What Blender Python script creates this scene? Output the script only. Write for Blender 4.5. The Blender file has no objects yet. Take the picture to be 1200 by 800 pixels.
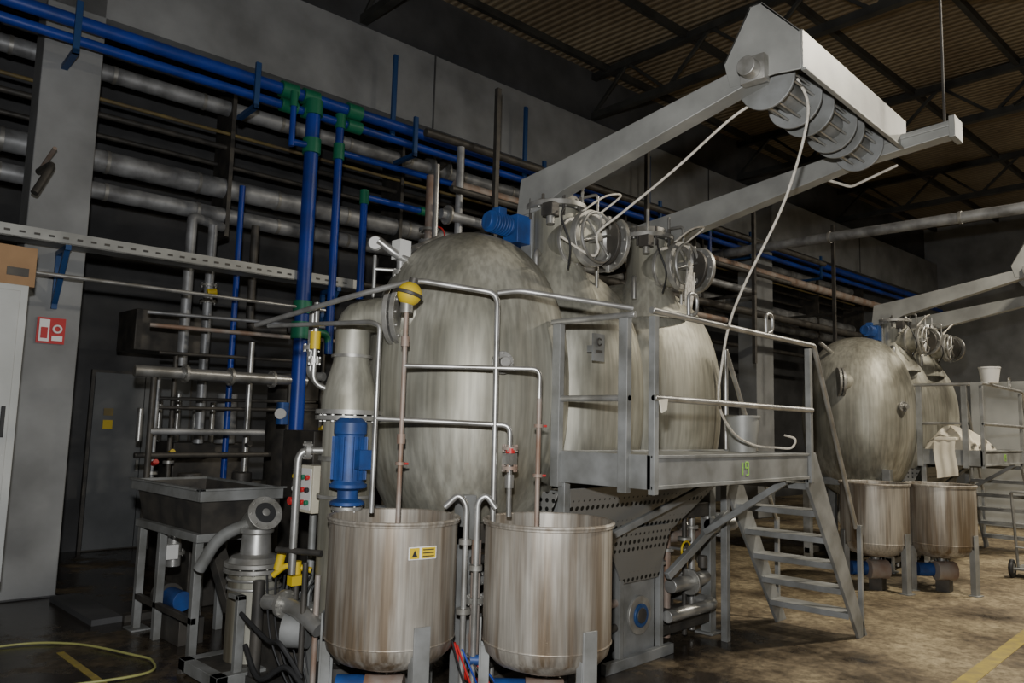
import bpy, bmesh, math, random
from mathutils import Vector, Quaternion, Matrix
random.seed(4)
V=Vector
# ------------------------------------------------------------ materials
def mat(name,col,rough=.5,metal=0.,col2=None,scale=3.,stretch=(1,1,1),bump=0.,lo=.35,hi=.65,detail=6,spec=None,emit=0,rough2=None):
    m=bpy.data.materials.new(name); m.use_nodes=True; nt=m.node_tree; N=nt.nodes; L=nt.links
    b=N['Principled BSDF']; b.inputs['Roughness'].default_value=rough; b.inputs['Metallic'].default_value=metal
    b.inputs['Base Color'].default_value=(*col,1)
    if emit: b.inputs['Emission Color'].default_value=(*col,1); b.inputs['Emission Strength'].default_value=emit
    if col2 is not None or bump:
        tc=N.new('ShaderNodeTexCoord'); mp=N.new('ShaderNodeMapping'); mp.inputs['Scale'].default_value=stretch
        n=N.new('ShaderNodeTexNoise'); n.inputs['Scale'].default_value=scale; n.inputs['Detail'].default_value=detail
        L.new(tc.outputs['Object'],mp.inputs[0]); L.new(mp.outputs[0],n.inputs['Vector'])
        if col2 is not None:
            r=N.new('ShaderNodeValToRGB'); r.color_ramp.elements[0].position=lo; r.color_ramp.elements[1].position=hi
            r.color_ramp.elements[0].color=(*col,1); r.color_ramp.elements[1].color=(*col2,1)
            L.new(n.outputs['Fac'],r.inputs[0]); L.new(r.outputs[0],b.inputs['Base Color'])
        if bump:
            bp=N.new('ShaderNodeBump'); bp.inputs['Strength'].default_value=bump; bp.inputs['Distance'].default_value=.02
            L.new(n.outputs['Fac'],bp.inputs['Height']); L.new(bp.outputs[0],b.inputs['Normal'])
    return m
def stained(name,c1,c2,c3,rough,metal,streak,z0,z1,zmin=.25,lo=.46,hi=.66):
    """brushed stainless: cloudy patches + fine vertical streaks + brown run marks lower down"""
    m=bpy.data.materials.new(name); m.use_nodes=True; nt=m.node_tree; N=nt.nodes; L=nt.links; b=N['Principled BSDF']
    b.inputs['Metallic'].default_value=metal
    tc=N.new('ShaderNodeTexCoord')
    def noise(sc,st,de=6):
        mp=N.new('ShaderNodeMapping'); mp.inputs['Scale'].default_value=st; n=N.new('ShaderNodeTexNoise'); n.inputs['Scale'].default_value=sc; n.inputs['Detail'].default_value=de
        L.new(tc.outputs['Object'],mp.inputs[0]); L.new(mp.outputs[0],n.inputs['Vector']); return n
    a=noise(2.1,(1,1,.7),9); s=noise(streak,(1,1,.05)); s2=noise(streak*.35,(1,1,.15),8); fine=noise(streak*3.2,(1,1,.04),3)
    r=N.new('ShaderNodeValToRGB'); e=r.color_ramp.elements; e[0].position=.38; e[0].color=(*c2,1); e[1].position=.58; e[1].color=(*c1,1)
    L.new(a.outputs['Fac'],r.inputs[0])
    av=N.new('ShaderNodeMath'); av.operation='ADD'; L.new(s.outputs['Fac'],av.inputs[0]); L.new(s2.outputs['Fac'],av.inputs[1])
    hf=N.new('ShaderNodeMath'); hf.operation='MULTIPLY'; hf.inputs[1].default_value=.5; L.new(av.outputs[0],hf.inputs[0])
    r2=N.new('ShaderNodeValToRGB'); e=r2.color_ramp.elements; e[0].position=lo; e[0].color=(0,0,0,1); e[1].position=hi; e[1].color=(1,1,1,1)
    L.new(hf.outputs[0],r2.inputs[0])
    sp=N.new('ShaderNodeSeparateXYZ'); L.new(tc.outputs['Object'],sp.inputs[0])
    g=N.new('ShaderNodeMapRange'); g.inputs[1].default_value=z0; g.inputs[2].default_value=z1; g.inputs[3].default_value=1; g.inputs[4].default_value=zmin; L.new(sp.outputs['Z'],g.inputs[0])
    mu=N.new('ShaderNodeMath'); mu.operation='MULTIPLY'; L.new(r2.outputs[0],mu.inputs[0]); L.new(g.outputs[0],mu.inputs[1])
    mx=N.new('ShaderNodeMixRGB'); L.new(mu.outputs[0],mx.inputs[0]); L.new(r.outputs[0],mx.inputs[1]); mx.inputs[2].default_value=(*c3,1)
    fr=N.new('ShaderNodeMapRange'); fr.inputs[1].default_value=.35; fr.inputs[2].default_value=.65; fr.inputs[3].default_value=.78; fr.inputs[4].default_value=1.1; L.new(fine.outputs['Fac'],fr.inputs[0])
    vm=N.new('ShaderNodeVectorMath'); vm.operation='SCALE'; L.new(mx.outputs[0],vm.inputs[0]); L.new(fr.outputs[0],vm.inputs['Scale'])
    L.new(vm.outputs[0],b.inputs['Base Color'])
    rr=N.new('ShaderNodeMapRange'); rr.inputs[3].default_value=rough-.1; rr.inputs[4].default_value=rough+.12; L.new(a.outputs['Fac'],rr.inputs[0]); L.new(rr.outputs[0],b.inputs['Roughness'])
    return m
STEEL=stained('stained_stainless',(.47,.455,.38),(.28,.27,.215),(.19,.165,.115),.52,.5,9,1.2,2.7,.3)
VAT=stained('vat_stainless',(.52,.485,.42),(.37,.335,.28),(.20,.145,.09),.48,.5,17,.4,1.5,.55,.45,.60)
FRAME=mat('painted_frame_steel',(.33,.335,.325),.55,.35,(.18,.18,.165),4,(1,1,1),.03)
CHROME=mat('pipe_stainless',(.55,.545,.52),.36,.7,(.32,.31,.28),6)
RUST=mat('rusty_pipe',(.26,.155,.10),.6,.3,(.38,.34,.30),5,(1,1,.6),.05)
ALU=mat('insulation_cladding',(.43,.435,.435),.5,.45,(.18,.18,.178),4,(1,1,1),.05)
BLUE=mat('blue_plastic_pipe',(.012,.05,.36),.4,0,(.012,.035,.20),2)
DBLUE=mat('blue_paint',(.015,.06,.18),.45,.1)
MBLUE=mat('motor_blue',(.02,.08,.29),.5,.1,(.02,.05,.16),8)
GREEN=mat('green_fitting',(.01,.16,.08),.45)
YEL=mat('yellow_paint',(.62,.44,.02),.5)
OCHRE=mat('faded_yellow_pipe',(.22,.165,.05),.6,0,(.12,.09,.05),3)
RED=mat('red_paint',(.5,.02,.02),.45)
WHITE=mat('white_paint',(.68,.67,.63),.5)
CREAM=mat('control_box_paint',(.62,.58,.45),.5,0,(.5,.46,.35),4)
BLACK=mat('black_rubber',(.02,.02,.02),.6)
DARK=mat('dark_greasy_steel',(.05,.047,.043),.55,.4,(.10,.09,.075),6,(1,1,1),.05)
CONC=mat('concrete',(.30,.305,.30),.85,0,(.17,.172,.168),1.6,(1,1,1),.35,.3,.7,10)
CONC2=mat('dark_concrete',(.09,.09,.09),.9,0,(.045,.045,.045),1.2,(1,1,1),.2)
DOORM=mat('grey_door_paint',(.15,.155,.155),.6,.1,(.10,.105,.105),2)
CABM=mat('cabinet_paint',(.50,.51,.49),.5,0,(.40,.41,.39),2)
CARD=mat('cardboard',(.36,.22,.11),.8,0,(.30,.18,.09),5)
ROPE=mat('rope_white',(.75,.70,.60),.8,0,(.5,.46,.38),40)
CLOTH=mat('cotton_cloth',(.78,.72,.58),.9,0,(.6,.54,.42),4,(1,1,1),.3)
PAPER=mat('sign_white',(.8,.8,.78),.5)
LGREEN=mat('green_marker_paint',(.28,.55,.08),.6)
LIQ=mat('murky_liquid',(.14,.13,.115),.12)
TRUSS=mat('truss_steel',(.04,.04,.037),.6,.3,(.07,.07,.063),3)
HOSE=mat('yellow_hose',(.36,.36,.12),.5)
YLINE=mat('floor_line_paint',(.45,.35,.06),.7,0,(.26,.20,.08),9,(1,1,1),0,.3,.7)
FLANGE=mat('flange_steel',(.43,.42,.39),.45,.6,(.25,.24,.21),9)
LAMPM=mat('lamp_diffuser',(1,.93,.8),.5,emit=6)
HOOD=mat('galvanised_sheet',(.41,.41,.38),.5,.4,(.28,.28,.26),3,(1,1,1),.02)
def perf():
    m=bpy.data.materials.new('perforated_sheet'); m.use_nodes=True; nt=m.node_tree; N=nt.nodes; L=nt.links; b=N['Principled BSDF']
    tc=N.new('ShaderNodeTexCoord'); v=N.new('ShaderNodeTexVoronoi'); v.inputs['Scale'].default_value=17; v.inputs['Randomness'].default_value=0
    r=N.new('ShaderNodeValToRGB'); r.color_ramp.elements[0].position=.28; r.color_ramp.elements[1].position=.32
    r.color_ramp.elements[0].color=(.012,.012,.01,1); r.color_ramp.elements[1].color=(.25,.245,.225,1)
    L.new(tc.outputs['Object'],v.inputs['Vector']); L.new(v.outputs['Distance'],r.inputs[0]); L.new(r.outputs[0],b.inputs['Base Color'])
    b.inputs['Metallic'].default_value=.4; b.inputs['Roughness'].default_value=.5
    return m
PERF=perf()
def floor_mat():
    m=bpy.data.materials.new('stained_concrete_floor'); m.use_nodes=True; nt=m.node_tree; N=nt.nodes; L=nt.links; b=N['Principled BSDF']
    tc=N.new('ShaderNodeTexCoord')
    n=N.new('ShaderNodeTexNoise'); n.inputs['Scale'].default_value=.9; n.inputs['Detail'].default_value=11; n.inputs['Roughness'].default_value=.68
    n2=N.new('ShaderNodeTexNoise'); n2.inputs['Scale'].default_value=11; n2.inputs['Detail'].default_value=9; n2.inputs['Roughness'].default_value=.75
    L.new(tc.outputs['Object'],n.inputs['Vector']); L.new(tc.outputs['Object'],n2.inputs['Vector'])
    # tone graded by position: paler out in the aisle, darker towards the machine
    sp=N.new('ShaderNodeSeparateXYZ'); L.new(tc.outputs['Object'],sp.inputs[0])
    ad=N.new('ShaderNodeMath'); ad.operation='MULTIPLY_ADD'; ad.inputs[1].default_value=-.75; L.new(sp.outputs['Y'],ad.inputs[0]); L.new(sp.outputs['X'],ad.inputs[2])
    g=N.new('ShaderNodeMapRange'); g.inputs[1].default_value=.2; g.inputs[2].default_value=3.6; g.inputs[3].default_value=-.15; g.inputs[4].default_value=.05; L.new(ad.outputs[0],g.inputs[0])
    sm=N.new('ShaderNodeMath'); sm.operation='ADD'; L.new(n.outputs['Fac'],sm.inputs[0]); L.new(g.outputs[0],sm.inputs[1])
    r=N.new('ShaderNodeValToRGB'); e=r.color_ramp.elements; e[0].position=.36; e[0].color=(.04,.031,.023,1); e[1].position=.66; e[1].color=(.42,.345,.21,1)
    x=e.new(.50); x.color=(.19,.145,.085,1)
    r2=N.new('ShaderNodeValToRGB'); e=r2.color_ramp.elements; e[0].position=.38; e[0].color=(.30,.28,.25,1); e[1].position=.60; e[1].color=(1,1,1,1)
    mx=N.new('ShaderNodeMixRGB'); mx.blend_type='MULTIPLY'; mx.inputs[0].default_value=.9
    L.new(sm.outputs[0],r.inputs[0]); L.new(n2.outputs['Fac'],r2.inputs[0]); L.new(r.outputs[0],mx.inputs[1]); L.new(r2.outputs[0],mx.inputs[2]); L.new(mx.outputs[0],b.inputs['Base Color'])
    rr=N.new('ShaderNodeMapRange'); rr.inputs[1].default_value=.36; rr.inputs[2].default_value=.52; rr.inputs[3].default_value=.14; rr.inputs[4].default_value=.8
    L.new(sm.outputs[0],rr.inputs[0]); L.new(rr.outputs[0],b.inputs['Roughness'])
    bp=N.new('ShaderNodeBump'); bp.inputs['Strength'].default_value=.25; bp.inputs['Distance'].default_value=.01
    L.new(n2.outputs['Fac'],bp.inputs['Height']); L.new(bp.outputs[0],b.inputs['Normal'])
    return m
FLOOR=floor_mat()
def ceil_mat():
    m=bpy.data.materials.new('corrugated_roof_sheet'); m.use_nodes=True; nt=m.node_tree; N=nt.nodes; L=nt.links; b=N['Principled BSDF']
    tc=N.new('ShaderNodeTexCoord'); w=N.new('ShaderNodeTexWave'); w.bands_direction='X'; w.inputs['Scale'].default_value=2.3; w.inputs['Distortion'].default_value=.3
    n=N.new('ShaderNodeTexNoise'); n.inputs['Scale'].default_value=.8; n.inputs['Detail'].default_value=6
    L.new(tc.outputs['Object'],w.inputs['Vector']); L.new(tc.outputs['Object'],n.inputs['Vector'])
    r=N.new('ShaderNodeValToRGB'); e=r.color_ramp.elements; e[0].position=.3; e[0].color=(.19,.145,.09,1); e[1].position=.7; e[1].color=(.34,.28,.185,1)
    r2=N.new('ShaderNodeValToRGB'); e=r2.color_ramp.elements; e[0].position=.1; e[0].color=(.5,.5,.5,1); e[1].position=.5; e[1].color=(1,1,1,1)
    mx=N.new('ShaderNodeMixRGB'); mx.blend_type='MULTIPLY'; mx.inputs[0].default_value=.8
    L.new(n.outputs['Fac'],r.inputs[0]); L.new(w.outputs['Fac'],r2.inputs[0]); L.new(r.outputs[0],mx.inputs[1]); L.new(r2.outputs[0],mx.inputs[2]); L.new(mx.outputs[0],b.inputs['Base Color'])
    bp=N.new('ShaderNodeBump'); bp.inputs['Strength'].default_value=.5; bp.inputs['Distance'].default_value=.05
    L.new(w.outputs['Fac'],bp.inputs['Height']); L.new(bp.outputs[0],b.inputs['Normal']); b.inputs['Roughness'].default_value=.7
    return m
CEIL=ceil_mat()
# ------------------------------------------------------------ mesh builder
PIV=V((-1.7,6,0)); BLD=Matrix.Translation(PIV)@Matrix.Rotation(math.radians(-4),4,'Z')@Matrix.Translation(-PIV)
class M:
    def __init__(s,name,bld=False,off=(0,0,0)):
        s.n=name; s.bm=bmesh.new(); s.ms=[]; s.bld=bld; s.off=V(off)
    def mi(s,m):
        if m not in s.ms: s.ms.append(m)
        return s.ms.index(m)
    def face(s,vs,i):
        try:
            f=s.bm.faces.new(vs); f.material_index=i; f.smooth=True; return f
        except ValueError: return None
    def box(s,lo,hi,m,rot=None,piv=None):
        i=s.mi(m); lo=V(lo);hi=V(hi); c=V(piv) if piv is not None else (lo+hi)/2
        vs=[]
        for k in range(8):
            p=V((hi.x if k&1 else lo.x, hi.y if k&2 else lo.y, hi.z if k&4 else lo.z))
            if rot is not None: p=c+rot@(p-c)
            vs.append(s.bm.verts.new(p))
        for q in ((0,2,3,1),(4,5,7,6),(0,1,5,4),(2,6,7,3),(0,4,6,2),(1,3,7,5)): s.face([vs[a] for a in q],i)
    def frame(s,ax):
        ax=V(ax).normalized(); t=V((0,0,1)) if abs(ax.z)<.9 else V((1,0,0))
        u=ax.cross(t).normalized(); return ax,u,ax.cross(u)
    def lathe(s,o,ax,prof,m,seg=28):
        i=s.mi(m); o=V(o); ax,u,w=s.frame(ax); rings=[]
        for r,h in prof:
            if r<1e-5: rings.append([s.bm.verts.new(o+ax*h)])
            else: rings.append([s.bm.verts.new(o+ax*h+(u*math.cos(2*math.pi*k/seg)+w*math.sin(2*math.pi*k/seg))*r) for k in range(seg)])
        for a,b in zip(rings,rings[1:]):
            for k in range(seg):
                k2=(k+1)%seg
                if len(a)==1 and len(b)==1: continue
                if len(a)==1: s.face([a[0],b[k],b[k2]],i)
                elif len(b)==1: s.face([a[k],b[0],a[k2]],i)
                else: s.face([a[k],b[k],b[k2],a[k2]],i)
    def cyl(s,p0,p1,r,m,r1=None,seg=20):
        p0=V(p0);p1=V(p1);h=(p1-p0).length; r1=r if r1 is None else r1
        s.lathe(p0,p1-p0,[(0,0),(r,0),(r1,h),(0,h)],m,seg)
    def fl(s,p,ax,r,m=None,t=.03,bolts=8):
        m=m or FLANGE; p=V(p); ax,u,w=s.frame(ax)
        s.cyl(p-ax*t/2,p+ax*t/2,r,m,seg=28)
        for k in range(bolts):
            a=2*math.pi*k/bolts; c=p+(u*math.cos(a)+w*math.sin(a))*r*.84
            s.cyl(c-ax*(t/2+.012),c+ax*(t/2+.012),max(.008,r*.06),m,seg=6)
    def tor(s,c,ax,R,r,m,seg=32,rs=8,a0=0,a1=2*math.pi):
        ax,u,w=s.frame(ax); c=V(c)
        full=abs(a1-a0-2*math.pi)<1e-4; n=seg
        pts=[c+(u*math.cos(a0+(a1-a0)*k/n)+w*math.sin(a0+(a1-a0)*k/n))*R for k in range(n if full else n+1)]
        s.sweep(pts,r,m,rs,closed=full)
    def sweep(s,pts,r,m,seg=10,closed=False):
        i=s.mi(m); n=len(pts); pts=[V(p) for p in pts]
        T=[]
        for k in range(n):
            if closed: t=pts[(k+1)%n]-pts[k-1]
            else: t=pts[min(k+1,n-1)]-pts[max(k-1,0)]
            T.append(t.normalized())
        ax,u,w=s.frame(T[0]); rings=[]
        for k in range(n):
            u=(u-T[k]*u.dot(T[k])).normalized(); w=T[k].cross(u)
            rings.append([s.bm.verts.new(pts[k]+(u*math.cos(2*math.pi*j/seg)+w*math.sin(2*math.pi*j/seg))*r) for j in range(seg)])
        for k in range(n if closed else n-1):
            a=rings[k];b=rings[(k+1)%n]
            for j in range(seg):
                j2=(j+1)%seg; s.face([a[j],a[j2],b[j2],b[j]],i)
        if not closed:
            s.face(rings[0][::-1],i); s.face(rings[-1],i)
    def tube(s,pts,r,m,seg=12,bend=None):
        pts=[V(p) for p in pts]; bend=bend or r*3.2; out=[pts[0]]
        for k in range(1,len(pts)-1):
            p=pts[k]; d0=pts[k-1]-p; d1=pts[k+1]-p; l=min(bend,d0.length*.48,d1.length*.48)
            a=p+d0.normalized()*l; b=p+d1.normalized()*l
            for j in range(6):
                t=j/5; out.append(a*(1-t)**2+p*2*t*(1-t)+b*t*t)
        out.append(pts[-1]); s.sweep(out,r,m,seg)
    def spline(s,pts,r,m,seg=8,n=10):
        pts=[V(p) for p in pts]; P=[pts[0]]+pts+[pts[-1]]; out=[]
        for k in range(1,len(P)-2):
            for j in range(n):
                t=j/n; a,b,c,d=P[k-1:k+3]
                out.append(.5*((2*b)+(c-a)*t+(2*a-5*b+4*c-d)*t*t+(3*b-a-3*c+d)*t**3))
        out.append(pts[-1]); s.sweep(out,r,m,seg)
    def prism(s,pts,ext,m):
        i=s.mi(m); ext=V(ext); a=[s.bm.verts.new(V(p)) for p in pts]; b=[s.bm.verts.new(V(p)+ext) for p in pts]; n=len(pts)
        s.face(a[::-1],i); s.face(b,i)
        for k in range(n): s.face([a[k],a[(k+1)%n],b[(k+1)%n],b[k]],i)
    def beam(s,p0,p1,w,h,m,up=(0,0,1)):
        p0=V(p0);p1=V(p1);d=(p1-p0).normalized();up=V(up)
        if abs(d.dot(up))>.95: up=V((1,0,0))
        x=d.cross(up).normalized();y=x.cross(d)
        s.prism([p0+x*w/2+y*h/2,p0-x*w/2+y*h/2,p0-x*w/2-y*h/2,p0+x*w/2-y*h/2],p1-p0,m)
    def sup(s,c,R,n,m,seg=64,rings=40):
        i=s.mi(m); c=V(c); sg=lambda v,e: math.copysign(abs(v)**e,v); e=2/n; rs=[]
        for a in range(rings+1):
            ph=-math.pi/2+math.pi*a/rings
            cz=sg(math.sin(ph),e); cr=abs(math.cos(ph))**e
            if a in (0,rings): rs.append([s.bm.verts.new(c+V((0,0,R[2]*cz)))]); continue
            rs.append([s.bm.verts.new(c+V((R[0]*cr*sg(math.cos(2*math.pi*k/seg),e),R[1]*cr*sg(math.sin(2*math.pi*k/seg),e),R[2]*cz))) for k in range(seg)])
        for a,b in zip(rs,rs[1:]):
            for k in range(seg):
                k2=(k+1)%seg
                if len(a)==1: s.face([a[0],b[k2],b[k]],i)
                elif len(b)==1: s.face([a[k],a[k2],b[0]],i)
                else: s.face([a[k],a[k2],b[k2],b[k]],i)
    def done(s,bevel=0):
        me=bpy.data.meshes.new(s.n); bm=s.bm
        bmesh.ops.recalc_face_normals(bm,faces=bm.faces)
        if s.off.length>0: bmesh.ops.translate(bm,verts=bm.verts,vec=s.off)
        if s.bld: bmesh.ops.transform(bm,matrix=BLD,verts=bm.verts)
        bm.to_mesh(me); bm.free(); me.set_sharp_from_angle(angle=math.radians(32))
        for m in s.ms: me.materials.append(m)
        o=bpy.data.objects.new(s.n,me); bpy.context.collection.objects.link(o)
        if bevel:
            md=o.modifiers.new('bevel','BEVEL'); md.width=bevel; md.segments=2; md.limit_method='ANGLE'; md.angle_limit=math.radians(50)
        return o

# ------------------------------------------------------------ room
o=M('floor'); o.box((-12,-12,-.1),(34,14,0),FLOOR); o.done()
o=M('ceiling',True); o.box((-12,-16,8.3),(34,9.5,8.45),CEIL); o.done()
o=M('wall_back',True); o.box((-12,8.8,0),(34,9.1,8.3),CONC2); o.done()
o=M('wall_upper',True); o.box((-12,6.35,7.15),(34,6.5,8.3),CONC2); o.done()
o=M('wall_right',True); o.box((22,-16,0),(22.3,8.8,8.3),CONC); o.done()
o=M('concrete_beam',True); o.box((-12,6.0,6.05),(30,6.4,7.15),CONC)
for k in range(6): o.box((-11+6.9*k,5.985,6.05),(-10.98+6.9*k,6.0,7.15),CONC2)
o.done()
for x0,x1 in ((-2.05,-1.5),(11.5,12.2),(24,24.6)):
    o=M('concrete_column',True); o.box((x0,6.0,0),(x1,6.45,7.2),CONC)
    o.box((x0-.01,5.99,0),(x1+.01,6.46,.02),CONC2); o.done(.01)
o=M('door_1',True); o.box((-.72,8.72,0),(.62,8.8,2.42),DARK); o.box((-.68,8.68,.02),(-.05,8.74,2.38),DOORM); o.box((-.04,8.68,.02),(.58,8.74,2.38),DOORM)
o.box((-.1,8.64,1.05),(-.07,8.68,1.2),CHROME); o.box((-.55,8.67,1.80),(-.43,8.68,1.90),OCHRE); o.box((-.55,8.67,1.62),(-.43,8.68,1.74),YEL); o.done()
for sx in (-3,1.8,6.6,11.4,16.2):
    o=M('roof_truss',True)
    o.beam((sx,-14,7.45),(sx,6.4,7.45),.12,.12,TRUSS); o.beam((sx,-14,8.2),(sx,6.4,8.2),.12,.12,TRUSS)
    y=-14
    while y<6.2:
        o.beam((sx,y,7.45),(sx,y+.85,8.2),.05,.05,TRUSS); o.beam((sx,y+.85,8.2),(sx,y+1.7,7.45),.05,.05,TRUSS); y+=1.7
    o.beam((sx,-4,7.5),(sx+4.8,1,7.5),.06,.06,TRUSS); o.beam((sx,1,7.5),(sx+4.8,-4,7.5),.06,.06,TRUSS)
    o.done()
o=M('roof_purlins',True)
for k in range(12): o.beam((-10,6-k*1.7,8.24),(28,6-k*1.7,8.24),.08,.12,TRUSS)
o.done()
def lamp(x,y,z,e,c=(1,.92,.78)):
    o=M('high_bay_lamp'); o.cyl((x,y,z+.25),(x,y,8.3),.01,DARK,seg=8); o.cyl((x,y,8.24),(x,y,8.3),.08,DARK); o.lathe((x,y,z),(0,0,1),[(.28,0),(.22,.1),(.08,.18),(.08,.3),(0,.3)],DARK)
    o.cyl((x,y,z+.02),(x,y,z+.04),.2,LAMPM); o.done()
    L=bpy.data.lights.new('lamp_light','AREA'); L.shape='DISK'; L.size=.5; L.energy=e; L.color=c
    q=bpy.data.objects.new('lamp_light',L); q.location=(x,y,z-.03); bpy.context.collection.objects.link(q)
lamp(5.0,-3.0,6.9,500); lamp(10.5,-2.8,6.9,380); lamp(15,-3.0,6.9,300)  # farthest lamp is unseen, added to brighten the far beam and background
# ------------------------------------------------------------ overhead services (building axis)
o=M('blue_water_main',True)
for dy,dz,r in ((0,0,.07),(-.02,-.2,.05)): o.cyl((-6,5.6+dy,5.72+dz),(21,5.6+dy,5.72+dz),r,BLUE)
for x in (-1.85,.0,2.2,4.6,7.5,10.5,13.5):
    o.box((x-.03,5.5,5.35),(x+.03,5.54,5.9),DBLUE); o.box((x-.03,5.5,5.35),(x+.03,6.0,5.4),DBLUE)
for x in (1.95,4.35,7.4): o.box((x-.03,5.68,5.6),(x+.03,5.72,6.75),DBLUE)
for x in (.42,.7,1.3): o.cyl((x-.1,5.6,5.72),(x+.1,5.6,5.72),.1,GREEN); o.cyl((x-.1,5.58,5.52),(x+.1,5.58,5.52),.08,GREEN)
for x in (5.2,9.1): o.cyl((x-.07,5.6,5.72),(x+.07,5.6,5.72),.095,GREEN); o.cyl((x,5.56,4.7),(x,5.56,5.72),.04,BLUE)
o.done()
o=M('blue_riser_pipes')
for x,y,r,z0,z1 in ((.68,5.36,.085,1.3,5.6),(1.06,5.36,.05,2.6,5.55),(1.36,5.2,.045,3.3,4.62),(.38,5.3,.035,5.0,5.6)):
    o.cyl((x,y,z0),(x,y,z1),r,BLUE)
    o.cyl((x,y,z1-.12),(x,y,z1+.06),r*1.3,GREEN)
o.tube([(.38,5.3,5.05),(.68,5.36,5.1)],.04,BLUE); o.cyl((.68,5.36,5.0),(.68,5.36,5.18),.11,GREEN)
o.cyl((1.06,5.36,5.13),(3.1,5.2,5.13),.04,BLUE); o.cyl((1.06,5.36,5.03),(1.06,5.36,5.23),.07,GREEN); o.cyl((2.95,5.2,5.13),(3.1,5.2,5.13),.06,GREEN)
o.cyl((1.36,5.2,4.6),(2.3,5.15,4.6),.04,BLUE); o.cyl((2.2,5.15,4.6),(2.3,5.15,4.6),.055,GREEN)
o.cyl((.68,5.36,2.75),(.68,5.36,2.95),.12,GREEN); o.cyl((.68,5.36,3.05),(.68,5.36,3.2),.11,GREEN)
o.tube([(.68,5.36,2.85),(1.06,5.36,2.85),(1.06,5.36,2.6)],.05,GREEN)
o.cyl((.15,6.0,1.1),(.15,6.0,4.6),.035,BLUE); o.cyl((.68,5.36,1.2),(.68,5.36,1.35),.11,DBLUE)
o.cyl((.68,5.36,0),(.68,5.36,1.3),.05,CHROME)
o.cyl((.50,5.36,1.75),(.50,5.36,2.0),.07,MBLUE); o.cyl((.45,5.30,1.87),(.42,5.27,1.87),.06,WHITE)
o.done()
o=M('insulated_steam_pipes',True)
for z,r,y in ((5.82,.1,6.9),(4.75,.13,6.9),(4.38,.10,6.85)):
    o.cyl((-8,y,z),(18,y,z),r,ALU)
    for k in range(24): o.cyl((-7.5+k*1.05,y,z),(-7.46+k*1.05,y,z),r+.008,FLANGE)
for z,r,y,m in ((5.45,.022,6.8,OCHRE),(5.3,.035,6.9,DARK),(5.15,.03,7.2,DARK),(6.4,.06,7.3,DARK),(3.9,.05,7.4,DARK),(5.0,.05,7.6,DARK)): o.cyl((-8,y,z),(18,y,z),r,m)
for k in range(10): o.box((-5+k*2.6,6.75,4.1),(-4.95+k*2.6,7.3,6.1),DARK)
for x in (3.4,6.0,10.0): o.fl((x,6.9,5.82),(1,0,0),.2); o.fl((x+.3,6.9,5.82),(1,0,0),.2); o.cyl((x+.15,6.9,5.82),(x+.15,6.6,5.95),.06,DARK)
o.done()
o=M('process_header_pipes',True)
for z,r,y,m,x0,x1 in ((4.9,.08,5.0,RUST,2.5,16),(4.35,.06,4.6,ALU,2.0,9),(4.05,.07,4.9,DARK,2.2,14),(5.35,.05,4.7,DARK,1.8,12),(4.62,.04,4.4,DARK,2,10),(3.7,.05,4.5,RUST,1.6,8)): o.cyl((x0,y,z),(x1,y,z),r,m)
for x in (2.6,5.6,8.6,11.6): o.box((x,4.3,3.0),(x+.06,4.36,6.05),DARK); o.box((x,4.3,4.2),(x+.06,5.5,4.25),DARK)
for x,z in ((2.1,4.35),(3.0,4.35),(3.9,4.9)): o.fl((x,4.6 if z<4.5 else 5.0,z),(1,0,0),.12); 
o.tube([(2.05,4.9,4.9),(2.05,4.9,3.2),(2.3,4.4,3.2)],.06,RUST); o.tube([(2.35,4.7,5.3),(2.35,4.7,3.6)],.05,ALU); o.cyl((1.85,4.5,3.0),(1.85,4.5,4.9),.035,CHROME)
o.fl((2.05,4.9,4.2),(0,0,1),.13); o.fl((2.05,4.9,4.05),(0,0,1),.13); o.tor((2.05,4.7,4.12),(0,1,0),.09,.01,RED)
o.done()
o=M('cable_tray',True)
o.box((-6,5.55,3.44),(1.45,5.57,3.56),HOOD); o.box((-6,5.55,3.44),(1.45,5.8,3.455),FRAME)
for k in range(60): o.box((-5.95+k*.122,5.545,3.49),(-5.9+k*.122,5.55,3.51),DARK)
for x in (-1.75,1.2): o.beam((x,5.98,2.9),(x,5.6,3.42),.05,.05,DBLUE); o.box((x-.025,5.95,2.85),(x+.025,5.995,3.44),DBLUE); o.box((x-.025,5.55,3.39),(x+.025,5.995,3.44),DBLUE)
o.cyl((-6,5.5,3.12),(1.0,5.5,3.12),.02,CHROME); o.done()
o=M('condensate_pipes')
o.cyl((-.26,6.4,2.4),(-.26,6.4,4.15),.06,ALU); o.cyl((0,6.4,1.5),(0,6.4,4.15),.055,ALU); o.tube([(-.26,6.4,4.1),(-.26,6.4,4.2),(.2,6.6,4.2)],.06,ALU)
o.fl((0,6.4,3.2),(0,0,1),.1); o.fl((0,6.4,3.4),(0,0,1),.1); o.cyl((-.05,6.32,3.3),(.05,6.3,3.32),.045,YEL)
o.cyl((-1.1,5.5,2.26),(.8,5.4,2.26),.06,CHROME)
for x in (-.6,-.1,.4): o.fl((x,5.46,2.26),(1,0,0),.1)
o.cyl((-.9,5.5,1.65),(.3,5.4,1.65),.035,ALU); o.cyl((-1.0,5.6,1.4),(.5,5.6,1.4),.03,DARK)
o.cyl((-.9,5.5,0),(-.9,5.5,2.26),.03,DARK); o.cyl((.6,5.4,0),(.6,5.4,2.26),.03,DARK)
o.tube([(.45,6.2,4.2),(.45,6.2,2.9),(.8,5.9,2.9)],.05,DARK)
o.cyl((-.8,6.0,2.8),(1.3,5.6,2.8),.025,RUST); o.cyl((-.8,6.1,2.95),(1.6,5.4,2.95),.02,ALU)
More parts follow.
